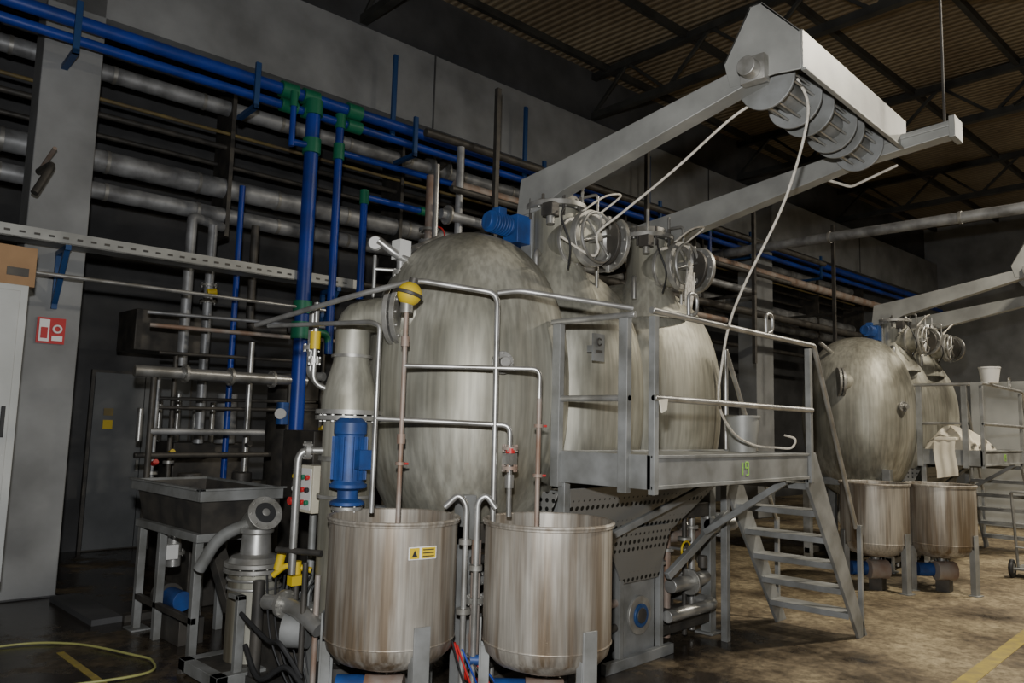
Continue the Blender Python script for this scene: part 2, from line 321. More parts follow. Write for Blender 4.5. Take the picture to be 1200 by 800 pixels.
for k,(x,y) in enumerate(((-.7,5.9),(-.45,6.1),(.3,5.8),(.95,5.9),(1.2,5.7))):
    o.cyl((x,y,.4),(x,y,2.3+.2*k),.022+.006*(k%3),(ALU,DARK,CHROME)[k%3]); o.fl((x,y,1.2+.1*k),(0,0,1),.06,bolts=0); o.cyl((x,y-.03,1.3+.1*k),(x,y-.1,1.32+.1*k),.03,(RED,YEL,DARK)[k%3])
for z in (2.0,2.5,1.9): o.cyl((-.7,5.95,z),(1.2,5.75,z+.03),.02,DARK)
o.done()
o=M('background_process_equipment')
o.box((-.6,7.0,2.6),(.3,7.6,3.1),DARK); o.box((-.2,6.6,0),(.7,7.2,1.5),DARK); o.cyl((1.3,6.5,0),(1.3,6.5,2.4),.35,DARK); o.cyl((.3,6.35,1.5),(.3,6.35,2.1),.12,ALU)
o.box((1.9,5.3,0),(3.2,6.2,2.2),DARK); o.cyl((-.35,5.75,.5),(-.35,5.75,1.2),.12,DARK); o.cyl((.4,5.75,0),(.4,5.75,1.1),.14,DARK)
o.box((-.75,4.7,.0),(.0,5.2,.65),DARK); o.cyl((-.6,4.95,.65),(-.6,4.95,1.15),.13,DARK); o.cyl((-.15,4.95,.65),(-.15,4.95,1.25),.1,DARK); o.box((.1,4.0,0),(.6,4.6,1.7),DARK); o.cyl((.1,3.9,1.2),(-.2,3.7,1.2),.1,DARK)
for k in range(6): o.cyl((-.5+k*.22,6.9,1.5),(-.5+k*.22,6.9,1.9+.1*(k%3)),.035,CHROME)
o.done(.01)
o=M('fire_hose_sign',True); o.box((-1.88,5.98,2.50),(-1.63,5.995,2.76),RED); 
o.box((-1.86,5.972,2.52),(-1.77,5.98,2.74),PAPER); o.box((-1.845,5.966,2.55),(-1.785,5.972,2.66),RED); o.tor((-1.70,5.972,2.65),(0,1,0),.035,.01,PAPER); o.box((-1.745,5.972,2.53),(-1.65,5.98,2.58),PAPER); o.done()
o=M('electrical_cabinet'); o.box((-3.2,4.62,0),(-2.32,5.1,.45),CONC2); o.box((-3.2,4.6,.45),(-2.3,5.12,2.85),CABM); o.box((-3.15,4.58,.5),(-2.36,4.6,2.8),CABM)
o.box((-2.42,4.56,1.6),(-2.39,4.58,1.85),BLACK); o.box((-2.62,4.57,2.45),(-2.5,4.58,2.65),PAPER); o.done(.012)
o=M('cardboard_box'); o.box((-2.85,4.65,2.85),(-2.25,5.0,3.18),CARD); o.box((-2.85,4.8,3.18),(-2.25,4.85,3.183),CARD); o.box((-2.46,4.647,2.93),(-2.3,4.65,3.0),DARK); o.box((-2.75,4.647,2.93),(-2.6,4.65,3.0),DARK); o.done(.005)
o=M('wall_pipe_bracket',True); o.tube([(-2.0,5.9,4.2),(-1.95,5.5,4.2),(-2.1,5.4,3.85)],.035,DARK); o.tube([(-2.0,5.95,4.2),(-1.95,5.5,4.35)],.02,RUST); o.done()
o=M('floor_marking'); o.box((2.2,-1.05,.0),(20,-.93,.004),YLINE); o.done()
o=M('floor_marking'); o.box((-2.04,2.6,.0),(-1.99,3.95,.004),YLINE); o.done()
o=M('yellow_hose'); o.spline([(-3.2,4.2,.015),(-2.33,4.35,.015),(-1.9,4.1,.015),(-1.65,3.5,.015),(-1.6,3.25,.015),(-1.75,3.0,.015),(-2.3,3.1,.015),(-3.2,3.4,.015)],.009,HOSE); o.done()
o=M('drain_kerb'); o.box((-1.6,4.6,0),(-1.35,5.8,.05),CONC2); o.box((-1.35,4.55,0),(-.8,4.65,.06),DARK); o.done()

# ------------------------------------------------------------ dyeing machine
def machine(ox):
    o=M('jet_dyeing_machine',off=(ox,0,0))
    o.sup((-.15,1.53,2.06),(.70,.75,1.16),2.3,STEEL)
    o.sup((.84,1.55,2.02),(.66,.74,1.11),2.4,STEEL)
    o.sup((1.95,1.56,2.04),(.86,.76,1.11),2.4,STEEL)
    o.cyl((-.50,.80,2.2),(-.44,.92,2.2),.06,FLANGE); o.fl((-.50,.80,2.2),(.45,1,0),.075,bolts=8,t=.02); o.cyl((-.53,.74,2.2),(-.50,.8,2.2),.035,FLANGE)
    for base in (0,1.24):
        x=.45+base
        o.lathe((x,1.2,2.75),(0,0,1),[(.34,0),(.27,.18),(.18,.38),(.18,.72)],STEEL)
        o.fl((x,1.2,3.5),(0,0,1),.24,bolts=12,t=.04); o.lathe((x,1.2,3.52),(0,0,1),[(.2,0),(.17,.06),(.06,.09),(0,.09)],FLANGE)
        o.cyl((x,1.2,3.2),(x-.03,.84,3.2),.165,STEEL)
        o.fl((x,1.0,3.2),(0,1,0),.2,bolts=12)
        c=V((x-.03,.83,3.2)); o.lathe(c,(0,-1,0),[(.15,-.02),(.215,-.02),(.215,.03),(.17,.03),(.15,.0)],FLANGE,36)
        o.cyl(c+V((0,.02,0)),c+V((0,.04,0)),.16,BLACK); o.tor(c+V((0,-.07,0)),(0,1,0),.185,.012,CHROME)
        for a in range(6): 
            d=V((math.cos(a*math.pi/3+.3),0,math.sin(a*math.pi/3+.3))); o.cyl(c+V((0,-.07,0)),c+V((0,-.07,0))+d*.185,.009,CHROME,seg=8)
        o.cyl(c+V((0,-.09,0)),c+V((0,.02,0)),.035,FLANGE)
        h=c+V((.24,-.03,0)); ax=V((.95,-.3,0))
        o.fl(h,ax,.2,FLANGE,t=.035,bolts=10); o.lathe(h,ax,[(.15,.02),(.12,.06),(0,.08)],STEEL); o.fl(h-V(ax)*.06,ax,.17,DARK,t=.03,bolts=0)
        o.box(h+V((-.03,.02,-.22)),h+V((.0,.05,.22)),FLANGE); o.cyl(h+V((.05,.05,-.2)),h+V((.05,.05,.2)),.015,CHROME)
        for dz in (-.1,.1): o.beam(c+V((.18,0,dz)),h+V((0,0,dz)),.03,.03,FLANGE)
        for dx in (-.17,.17): o.cyl((x+dx,1.08,3.4),(x+dx,1.08,3.72),.012,CHROME,seg=8)
        o.tube([(x+.2,1.1,3.62),(x+.2,.95,3.62),(x+.2,.95,3.35)],.012,CHROME)
        for a in range(8): 
            an=a*math.pi/4+.2; o.cyl((x+.21*math.cos(an),1.2+.21*math.sin(an),3.40),(x+.21*math.cos(an),1.2+.21*math.sin(an),3.57),.012,DARK,seg=8)
        o.box((x-.3,.98,3.36),(x-.22,1.08,3.46),DARK); o.cyl((x-.26,1.03,3.3),(x-.26,1.03,3.36),.03,FLANGE)
        o.spline([(x-.2,.95,3.42),(x-.34,.85,3.3),(x-.3,.8,3.1),(x-.2,.9,2.95)],.008,BLACK); o.spline([(x+.2,.95,3.45),(x+.3,.8,3.6),(x+.1,.8,3.55),(x-.1,.85,3.4)],.008,ROPE)
        o.tube([(x-.18,1.2,3.1),(x-.33,1.1,3.1),(x-.33,1.1,2.9)],.02,CHROME); o.tube([(x+.17,1.1,3.3),(x+.33,1.05,3.3),(x+.33,1.05,2.6)],.016,CHROME)
    # gear motor
    o.box((.14,1.32,3.2),(.30,1.48,3.42),MBLUE); o.cyl((.14,1.40,3.33),(-.08,1.44,3.34),.07,MBLUE); 
    for k in range(7): o.cyl((.10-k*.028,1.405,3.33),(.092-k*.028,1.405,3.33),.085,MBLUE)
    o.box((-.02,1.36,3.39),(.06,1.44,3.45),MBLUE); o.cyl((.3,1.40,3.32),(.45,1.2,3.32),.05,FLANGE)
    def arm(x,pts,w=.13):
        o.prism([(x-w/2,b,z) for b,z in pts],(w,0,0),HOOD)
    arm(.33,[(1.46,3.44),(1.22,3.46),(1.0,3.56),(-.6,3.96),(-.6,4.09),(1.02,3.80),(1.42,3.74)])
    arm(2.03,[(1.5,3.40),(1.22,3.46),(1.0,3.56),(-.5,3.88),(-1.2,3.95),(-1.2,4.06),(-.5,4.01),(1.02,3.80),(1.5,3.74)])
    o.beam((2.03,-.5,3.98),(2.03,-1.22,4.03),.16,.03,HOOD); o.box((1.93,-1.24,3.92),(2.13,-1.2,4.08),HOOD)
    o.beam((.33,1.35,3.5),(2.03,1.35,3.5),.1,.1,FRAME)
    for x in (.33,2.03): o.box((x-.05,1.3,3.0),(x+.05,1.42,3.5),FRAME)
    # reel hood
    for x in (.26,2.08):
        o.prism([(x,-.40,3.95),(x,-.36,4.12),(x,-.54,4.44),(x,-.62,4.44),(x,-.86,4.17),(x,-.86,3.93),(x,-.70,3.95)],(.012,0,0),HOOD)
    o.prism([(.26,-.54,4.44),(.26,-.62,4.44),(.26,-.62,4.428),(.26,-.54,4.428)],(1.83,0,0),HOOD)
    o.prism([(.26,-.62,4.44),(.26,-.86,4.17),(.26,-.85,4.16),(.26,-.61,4.425)],(1.83,0,0),HOOD)
    o.prism([(.26,-.54,4.44),(.26,-.36,4.12),(.26,-.37,4.11),(.26,-.55,4.425)],(1.83,0,0),HOOD)
    o.box((.26,-.872,3.93),(2.09,-.86,4.175),HOOD); o.box((.26,-.89,3.92),(2.09,-.86,3.935),HOOD)
    zc=3.99
    o.cyl((.2,-.58,zc),(2.15,-.58,zc),.03,CHROME)
    for a,b in ((.40,.80),(1.00,1.40),(1.54,1.92)):
        o.cyl((a,-.58,zc),(b,-.58,zc),.09,FRAME)
        for x in (a,b): o.lathe((x-.010,-.58,zc),(1,0,0),[(0,0),(.185,0),(.185,.02),(0,.02)],FRAME,36)
        for k in range(10): 
            an=k*math.pi/5; o.cyl((a,-.58+.13*math.cos(an),zc+.13*math.sin(an)),(b,-.58+.13*math.cos(an),zc+.13*math.sin(an)),.01,CHROME,seg=6)
    for k in range(4):
        a=k*math.pi/2+.5; o.cyl((.40,-.58+.05*math.cos(a),zc+.05*math.sin(a)),(1.92,-.58+.05*math.cos(a),zc+.05*math.sin(a)),.012,CHROME)
    o.box((.2,-.66,3.92),(.27,-.5,4.08),FLANGE); o.cyl((.12,-.58,zc),(.2,-.58,zc),.06,FLANGE)
    o.tube([(2.1,-.2,3.88),(2.1,-.45,3.75),(2.1,-.8,3.85)],.01,ROPE)
    # base frame & piping
    for x in (-.6,.3,1.3,2.4):
        for y in (1.0,2.1): o.box((x-.05,y-.05,0),(x+.05,y+.05,1.35),FRAME); o.box((x-.09,y-.09,0),(x+.09,y+.09,.02),FRAME)
        o.beam((x,1.0,1.15),(x,2.1,1.15),.08,.1,FRAME)
    for y in (1.0,2.1): o.beam((-.65,y,1.1),(2.45,y,1.1),.08,.12,DARK); o.beam((-.65,y,.15),(2.45,y,.15),.08,.08,DARK)
    o.cyl((-.5,1.55,.65),(2.3,1.55,.65),.17,STEEL); o.cyl((-.17,1.53,.65),(-.17,1.53,1.1),.14,STEEL); o.cyl((.86,1.53,.65),(.86,1.53,1.1),.14,STEEL); o.cyl((1.97,1.53,.65),(1.97,1.53,1.1),.14,STEEL)
    for x in (-.1,.5,1.3,1.9): o.fl((x,1.55,.65),(1,0,0),.24)
    o.tube([(1.7,.95,.5),(2.2,.95,.5),(2.6,1.1,.5),(2.6,1.4,.9)],.06,CHROME); o.tube([(1.5,.85,.3),(2.3,.85,.3),(2.3,1.5,.3)],.05,CHROME); o.fl((2.0,.95,.5),(1,0,0),.11)
    o.tube([(1.9,1.2,.85),(2.5,1.1,.85),(2.9,1.3,.8)],.05,RUST); o.box((1.75,1.3,.1),(2.3,1.8,.45),DARK); o.cyl((1.7,1.05,.2),(2.1,1.05,.2),.1,DARK)
    for k in range(5): o.cyl((1.6+.2*k,1.0+.05*(k%2),.05),(1.6+.2*k,1.0+.05*(k%2),1.1),.022+.01*(k%2),(CHROME,RUST,DARK)[k%3]); o.fl((1.6+.2*k,1.0+.05*(k%2),.7+.08*k),(0,0,1),.06,bolts=0)
    o.cyl((2.1,.88,.62),(2.1,.88,.72),.04,DARK); o.tor((1.8,.86,.8),(0,1,0),.07,.009,YEL,seg=20); o.cyl((1.8,.86,.8),(1.8,1.05,.8),.012,CHROME); o.cyl((2.35,.95,.95),(2.75,.95,.95),.07,CHROME); o.fl((2.5,.95,.95),(1,0,0),.11)
    for k,(x,y) in enumerate(((-.35,.98),(-.15,1.05),(.05,.95),(.25,1.1),(.5,1.0),(.7,1.05))):
        o.cyl((x,y,.05),(x,y,1.05),.02+.012*(k%3),(CHROME,DARK,RUST)[k%3]); o.fl((x,y,.4+.1*(k%4)),(0,0,1),.065,bolts=0)
    for z,m in ((.3,DARK),(.48,RUST),(.82,CHROME),(.95,DARK)): o.cyl((-.6,.92,z),(.9,.92,z),.03,m)
    o.cyl((.1,.80,.62),(.1,.92,.62),.07,MBLUE); o.tor((.45,.8,.82),(0,1,0),.08,.01,RED,seg=20); o.cyl((.45,.8,.82),(.45,.92,.82),.012,CHROME)
    # lower kier box with inspection port
    o.box((.95,.92,.05),(1.42,1.35,.95),FRAME); o.cyl((1.2,.90,.35),(1.2,.93,.35),.15,FLANGE); o.cyl((1.2,.885,.35),(1.2,.91,.35),.09,DBLUE); o.cyl((1.2,.88,.35),(1.2,.90,.35),.06,DARK)
    o.beam((.92,.9,.0),(.92,.9,1.2),.05,.05,FRAME); o.beam((1.46,.9,0),(1.46,.9,1.2),.05,.05,FRAME); o.box((.7,.85,0),(1.6,.9,.08),FRAME)
    o.prism([(.1,.72,1.38),(2.15,.72,1.38),(1.5,.86,.95),(.3,.86,.95)],(0,.012,0),PERF)
    o.prism([(.6,.80,1.05),(1.5,.80,1.05),(1.42,.88,.62),(.92,.88,.62)],(0,.012,0),PERF)
    o.prism([(.05,.78,1.35),(.05,1.3,1.35),(.05,1.0,.9)],(.012,0,0),PERF)
    o.beam((.25,.82,.9),(1.75,.62,1.36),.04,.05,FRAME); o.beam((1.5,.85,.62),(2.2,.7,1.1),.05,.06,FRAME)
    # left head nozzle
    ax=V((.56,-.83,0)); p=V((-.80,1.50,2.53)); 
    o.cyl(p,(-.5,1.3,2.5),.13,STEEL); o.fl(p,ax,.205,bolts=12,t=.035); o.fl(p-ax*.05,ax,.205,bolts=0,t=.035)
    o.tube([(-.5,1.7,2.95),(-.68,1.73,3.0),(-.8,1.8,3.1)],.03,CHROME)
    return o.done(.004)
machine(0); machine(7.67)

def platform(ox):
    o=M('access_platform_with_stairs',off=(ox,0,0))
    o.box((0,0,1.43),(2.3,.03,1.64),FRAME); o.box((0,.75,1.43),(2.3,.78,1.64),FRAME); o.box((0,0,1.43),(.03,.78,1.64),FRAME); o.box((2.27,0,1.43),(2.3,.78,1.64),FRAME)
    o.box((.02,.02,1.60),(2.28,.76,1.63),FRAME)
    o.box((0,-.015,1.43),(2.3,0,1.455),FRAME); o.box((0,-.015,1.62),(2.3,0,1.64),FRAME)
    for x in (.6,1.15,1.7): o.box((x-.02,.03,1.45),(x+.02,.75,1.6),DARK)
    for x,y in ((.0,.02),(2.26,.02)): o.box((x,y-.045,1.40),(x+.05,y,2.50),FRAME)
    for y in (.16,.72): o.box((-.03,y,1.40),(.02,y+.07,2.50),FRAME)
    R=.021
    o.cyl((-.03,-.02,2.53),(2.33,-.02,2.53),R,CHROME); o.cyl((0,-.02,1.99),(2.3,-.02,1.99),R,CHROME)
    o.cyl((-.0,.12,2.52),(0,.82,2.52),R,CHROME); o.cyl((0,.16,1.99),(0,.78,1.99),R,CHROME)
    o.tube([(2.3,-.02,2.53),(2.36,-.02,2.53),(3.38,.05,.95)],R,CHROME)
    o.cyl((2.28,.75,1.64),(2.28,.75,2.53),R,CHROME); o.tube([(2.28,.75,2.53),(3.35,.8,.95)],R,CHROME)
    for x in (.45,1.55): o.tube([(x-.05,-.02,2.55),(x-.055,-.02,2.70),(x+.055,-.02,2.70),(x+.05,-.02,2.57),(x-.03,-.02,2.55)],.013,CHROME,bend=.05)
    for y in (.0,.76):
        p0=V((2.26,y,1.62)); p1=V((3.38,y,.0))
        o.prism([p0+V((0,0,.02)),p0+V((.15,0,.02)),p1+V((.08,0,0)),p1+V((-.11,0,0)),p0+V((0,0,-.26))],(0,.03,0),FRAME)
    for k in range(6):
        t=(k+1)/7; x=2.28+1.12*t; z=1.62*(1-t); o.box((x-.12,.03,z-.03),(x+.10,.765,z),FRAME); o.box((x-.13,.03,z-.05),(x-.115,.765,z),FRAME)
    o.box((3.36,.0,0),(3.40,.04,.98),FRAME); o.box((3.34,.78,0),(3.38,.82,.98),FRAME)
    o.box((2.23,.72,0),(2.29,.78,1.43),FRAME); o.box((.02,.70,0),(.08,.76,1.43),FRAME)
    o.beam((1.9,.03,1.42),(1.9,.74,.95),.04,.05,FRAME)
    for a,b in (((1.15,1.49),(1.15,1.58)),((1.19,1.58),(1.235,1.58)),((1.19,1.58),(1.19,1.54)),((1.19,1.54),(1.235,1.54)),((1.235,1.58),(1.235,1.49)),((1.235,1.49),(1.20,1.49))):
        o.beam((a[0],-.004,a[1]),(b[0],-.004,b[1]),.012,.006,LGREEN,up=(0,1,0))
    return o.done(.003)
platform(0); platform(7.67)

TW=V((-.7133,-.7009,0)); RT=V((.7009,-.7133,0))
def vat(cx,cy,sign=False):
    o=M('open_dosing_tank'); c=V((cx,cy,0))
    o.lathe(c,(0,0,1),[(0,.38),(.2,.40),(.31,.44),(.365,.50),(.38,.56),(.38,1.215),(.392,1.215),(.392,1.24),(.37,1.24),(.37,1.10)],VAT,48)
    o.cyl(c+V((0,0,1.09)),c+V((0,0,1.10)),.371,LIQ,seg=48)
    o.tor(c+V((0,0,1.235)),(0,0,1),.386,.012,VAT,48); o.tor(c+V((0,0,.56)),(0,0,1),.379,.006,VAT,48)
    for ph in (35,-88,152):
        a=math.radians(ph); d=TW*math.cos(a)+RT*math.sin(a); t=V((-d.y,d.x,0)); p=c+d*.385
        o.prism([p+t*.05,p-t*.05,p-t*.05+d*.012,p+t*.05+d*.012],(0,0,.68),FRAME)
        for q in (-1,1): o.prism([p+t*.05*q,p+t*.044*q,p+t*.044*q-d*.05,p+t*.05*q-d*.05],(0,0,.52),FRAME)
        o.prism([p+t*.07+d*.04,p-t*.07+d*.04,p-t*.07-d*.07,p+t*.07-d*.07],(0,0,.012),FRAME)
    o.tube([c+V((0,0,.4)),c+V((0,0,.22)),c+V((.5,.25,.22))],.045,FLANGE); o.fl(c+V((0,0,.33)),(0,0,1),.08); 
    o.cyl(c+V((-.05,-.05,.24))+RT*.1,c+V((-.05,-.05,.24))-RT*.12,.11,RUST); o.cyl(c+RT*-.12+V((0,0,.24)),c+RT*-.3+V((0,0,.24)),.08,MBLUE); o.box(c+V((-.1,-.1,0)),c+V((.05,.05,.14)),DARK)
    if sign:
        a=math.radians(33); d=TW*math.cos(a)+RT*math.sin(a); t=V((-d.y,d.x,0)); p=c+d*.383+V((0,0,1.08))
        def pl(x0,x1,z0,z1,m,e): o.prism([p+t*x0+V((0,0,z0)),p+t*x1+V((0,0,z0)),p+t*x1+V((0,0,z1)),p+t*x0+V((0,0,z1))],d*e,m)
        pl(-.085,.085,-.035,.035,PAPER,.006); pl(-.08,-.02,-.03,.03,YEL,.008); pl(-.005,.08,-.03,.03,YEL,.008)
        for z in (-.018,0,.018): pl(.0,.07,z-.003,z+.003,BLACK,.009)
        o.prism([p+t*-.068+V((0,0,-.02))+d*.008,p+t*-.032+V((0,0,-.02))+d*.008,p+t*-.05+V((0,0,.02))+d*.008],d*.002,BLACK)
    return o.done(.002)
vat(-1.10,1.08,True); vat(-.45,.42); vat(5.76,.72); vat(6.32,.16)

# ------------------------------------------------------------ dosing pipework
o=M('dosing_pipework')
o.cyl((-1.06,1.10,.95),(-1.06,1.10,2.56),.015,RUST)
o.tube([(-1.06,1.10,2.15),(-.47,.50,2.15),(-.47,.50,1.95)],.014,CHROME,bend=.05); o.cyl((-.47,.50,1.0),(-.47,.50,1.97),.015,RUST)
o.tube([(-1.17,1.22,1.82),(-.59,.63,1.80),(-.585,.625,1.25)],.016,CHROME,bend=.05); o.fl((-.587,.627,1.66),(0,0,1),.05,RUST,.02,6); o.fl((-.587,.627,1.54),(0,0,1),.05,RUST,.02,6); o.box((-.62,.595,1.56),(-.555,.66,1.63),FLANGE)
o.cyl((-.587,.627,1.42),(-.587,.627,1.5),.028,CHROME); o.cyl((-.6,.61,1.63),(-.6,.61,1.66),.03,RED)
o.tube([(-1.40,2.38,2.46),(-1.23,1.40,2.60),(-1.02,1.07,2.69),(-.66,.70,2.62),(-.65,.69,.75)],.018,CHROME,bend=.07)
o.tube([(-.66,.70,2.62),(-.55,.62,2.645),(.0,.14,2.56)],.017,CHROME)
o.tube([(-1.40,2.2,2.44),(-1.2,1.28,2.42),(-1.17,1.22,2.40),(-1.17,1.22,1.25)],.015,CHROME,bend=.05)
o.tube([(-1.06,1.10,2.56),(-1.02,1.15,2.60),(-.93,1.3,2.62)],.015,CHROME)
for z in (2.3,1.7): o.cyl((-1.06,1.10,z-.03),(-1.06,1.10,z+.03),.026,RUST)
for p in ((-.47,.50,1.8),(-.47,.5,1.5),(-1.06,1.10,1.55)): o.fl(p,(0,0,1),.03,RUST,.02,0); o.cyl(V(p)+RT*.01,V(p)+RT*.05,.007,RED,seg=8)
c=V((-1.10,1.08,0))+RT*.43
o.tube([c+V((0,0,.2)),c+V((0,0,1.32)),c+V((0,0,1.38))-RT*.05,c+V((0,0,1.3))-RT*.13],.018,CHROME,bend=.09); o.fl(c+V((0,0,1.1)),(0,0,1),.04,bolts=0); o.fl(c+V((0,0,.7)),(0,0,1),.045,bolts=0)
c=V((-.45,.42,0))-RT*.43
o.tube([c+V((0,0,.2)),c+V((0,0,1.34)),c+V((0,0,1.38))+RT*.05,c+V((0,0,1.3))+RT*.11],.018,CHROME,bend=.08); o.fl(c+V((0,0,.95)),(0,0,1),.04,bolts=0)
o.cyl((-.7,.78,.35),(-.7,.78,1.1),.03,RUST); o.fl((-.7,.78,.75),(0,0,1),.06)
o.tube([(-.8,.85,.5),(-.74,.8,.3),(-.5,.95,.2)],.015,RED); o.cyl((-.76,.74,.42),(-.72,.7,.42),.03,MBLUE)
for k in range(6): o.spline([(-.9+.04*k,.75,.55-.03*k),(-.82+.03*k,.72-.02*k,.3),(-.7,.7,.15+.02*k)],.006,(BLACK,RED,BLUE)[k%3])
# round yellow actuator
ax=V((.2,-.2,1)).normalized(); pc=V((-1.05,1.09,2.60)); R0=.078
o.lathe(pc,ax,[(0,-R0)]+[(R0*math.cos(math.radians(t)),R0*math.sin(math.radians(t))) for t in range(-75,80,15)]+[(0,R0)],YEL,24)
o.lathe(pc,ax,[(R0+.002,-.012),(R0+.008,-.008),(R0+.008,.008),(R0+.002,.012)],DARK,24); o.cyl(pc+ax*.07,pc+ax*.10,.03,DARK); o.cyl((-1.06,1.10,2.48),(-1.06,1.10,2.55),.04,FLANGE)
o.done()

# ------------------------------------------------------------ heat exchanger
o=M('heat_exchanger'); x,y=-.99,1.78
o.cyl((x,y,.5),(x,y,1.80),.17,STEEL,seg=32); o.fl((x,y,1.82),(0,0,1),.225,bolts=16,t=.03); o.fl((x,y,1.86),(0,0,1),.225,bolts=0,t=.03)
o.lathe((x,y,1.86),(0,0,1),[(.19,0),(.188,.10),(.125,.34),(.12,.38)],STEEL,32)
o.tube([(x,y,2.22),(x,y,2.53),(-.83,1.545,2.53)],.12,STEEL,seg=22,bend=.22)
o.fl((x,y,2.24),(0,0,1),.14,bolts=0,t=.02); o.fl((x,y,.55),(0,0,1),.22,bolts=16); o.fl((x,y,1.3),(0,0,1),.19,bolts=0,t=.02); o.fl((x,y,1.55),(0,0,1),.19,bolts=12,t=.03)
o.lathe((x,y,.5),(0,0,-1),[(.17,0),(.14,.1),(0,.13)],STEEL)
for a in (20,140,260): p=V((x,y,0))+V((math.cos(math.radians(a)),math.sin(math.radians(a)),0))*.16; o.box(p-V((.03,.03,0)),p+V((.03,.03,.6)),FRAME)
o.tube([(x-.12,y+.05,2.0),(x-.22,y+.12,2.05),(x-.22,y+.12,2.6)],.02,CHROME); o.cyl((x-.22,y+.12,2.28),(x-.22,y+.12,2.4),.035,YEL); o.fl((x-.22,y+.12,2.2),(0,0,1),.045)
o.tube([(x-.12,y+.15,2.1),(x-.16,y+.26,2.1),(x-.16,y+.26,2.55)],.03,CHROME); o.fl((x-.16,y+.26,2.3),(0,0,1),.06)
o.tube([(x-.15,y+.05,1.6),(x-.3,y+.12,1.6),(x-.3,y+.12,.8)],.025,CHROME); o.fl((x-.25,y+.09,1.6),(1,-.4,0),.06)
o.done()
o=M('pressure_gauge_assembly')
o.cyl((-.78,1.86,2.62),(-.78,1.86,3.0),.014,CHROME); o.lathe((-.80,1.83,3.08),(-.71,-.7,0),[(0,-.03),(.055,-.03),(.055,.015),(.048,.02)],CHROME); o.cyl((-.805,1.825,3.08),(-.82,1.81,3.08),.046,WHITE)
o.box((-.68,1.70,2.98),(-.58,1.80,3.12),WHITE); o.cyl((-.63,1.75,2.85),(-.63,1.75,2.98),.03,CHROME); o.fl((-.63,1.75,2.88),(0,0,1),.06)
o.tube([(-.78,1.86,2.9),(-.63,1.75,2.9)],.014,CHROME)
o.cyl((-.45,1.9,3.1),(.1,2.2,3.35),.03,CHROME); o.cyl((-.78,1.86,2.66),(-.84,1.72,2.60),.02,CHROME)
o.done()
# vertical pump with blue motor
o=M('vertical_pump_motor'); x,y=-1.14,1.53
o.cyl((x,y,.02),(x,y,.3),.14,DARK); o.cyl((x,y,.3),(x,y,1.28),.04,FLANGE); o.box((x-.12,y-.12,.0),(x+.12,y+.12,.05),FRAME)
o.lathe((x,y,1.26),(0,0,1),[(.05,0),(.11,.01),(.11,.03),(.065,.05),(.065,.10),(.12,.12),(.12,.14)],MBLUE)
o.lathe((x,y,1.39),(0,0,1),[(.12,0),(.095,.03),(.095,.32),(.105,.33),(.105,.40),(.07,.43),(0,.43)],MBLUE,28)
for k in range(20):
    a=k*math.pi/10; d=V((math.cos(a),math.sin(a),0)); p=V((x,y,1.43)); o.beam(p+d*.1,p+d*.1+V((0,0,.27)),.006,.026,MBLUE,up=d)
o.box((x-.03,y-.16,1.5),(x+.07,y-.09,1.62),MBLUE); o.fl((x,y,1.25),(0,0,1),.1,bolts=6,t=.02)
o.done()
# control box
o=M('push_button_control_box'); X,Y=-1.13,1.96
o.box((X,Y,1.17),(X+.2,Y+.27,1.49),CREAM); o.cyl((X+.1,Y+.14,0),(X+.1,Y+.14,1.17),.025,FRAME); o.box((X+.02,Y+.06,0),(X+.18,Y+.22,.015),FRAME)
o.box((X-.006,Y+.02,1.19),(X,Y+.25,1.47),WHITE)
cols=[RED,GREEN,BLACK,YEL,BLACK,RED,BLACK,WHITE,GREEN,RED,BLACK,RED]
for k in range(12): o.cyl((X-.006,Y+.05+.055*(k%4),1.41-.085*(k//4)),(X-.03,Y+.05+.055*(k%4),1.41-.085*(k//4)),.017,cols[k],seg=12)
o.cyl((X-.03,Y+.22,1.24),(X-.05,Y+.22,1.24),.028,RED)
o.done(.006)
# additive pump unit with sight glass
o=M('additive_pump_unit'); x,y=-1.17,2.62
o.box((x-.38,y-.3,0.02),(x+.38,y-.2,.10),FRAME); o.box((x-.38,y+.2,.02),(x+.38,y+.3,.10),FRAME); o.box((x-.38,y-.3,.02),(x-.3,y+.3,.10),FRAME); o.box((x+.3,y-.3,.02),(x+.38,y+.3,.10),FRAME); o.box((x-.3,y-.2,.08),(x+.3,y+.2,.10),DARK)
for dx in (-.36,.36):
    for dy in (-.27,.27): o.cyl((x+dx,y+dy,0),(x+dx,y+dy,.03),.04,DARK,seg=10)
o.cyl((x,y,.10),(x,y,.70),.18,STEEL,seg=32); o.fl((x,y,.72),(0,0,1),.215,bolts=12); o.fl((x,y,.76),(0,0,1),.215,bolts=0); o.tor((x,y,.6),(0,0,1),.185,.01,CHROME); o.tor((x,y,.66),(0,0,1),.183,.012,CHROME)
o.lathe((x,y,.77),(0,0,1),[(.19,0),(.17,.04),(.11,.06),(.1,.2),(.12,.21),(.12,.24),(.06,.25),(.06,.3)],CHROME)
p=V((x+.02,y,1.08)); ax=(TW*.6+RT*.45+V((0,0,.35))).normalized(); o.cyl(p-ax*.12,p+ax*.10,.1,CHROME,seg=28); o.fl(p+ax*.10,ax,.125,bolts=8,t=.02); o.cyl(p+ax*.11,p+ax*.118,.075,BLACK,seg=24); o.lathe(p+ax*.11,ax,[(0,.005),(.03,.015),(0,.02)],CHROME)
o.tube([(x-.02,y+.02,1.05),(x-.2,y+.18,.95),(x-.28,y+.3,.7)],.045,FRAME)
for dx in (-.22,.22): o.box((x+dx-.03,y-.27,.1),(x+dx+.03,y-.23,.60),FRAME); o.box((x+dx-.03,y-.27,.57),(x+dx+.03,y-.12,.60),FRAME)
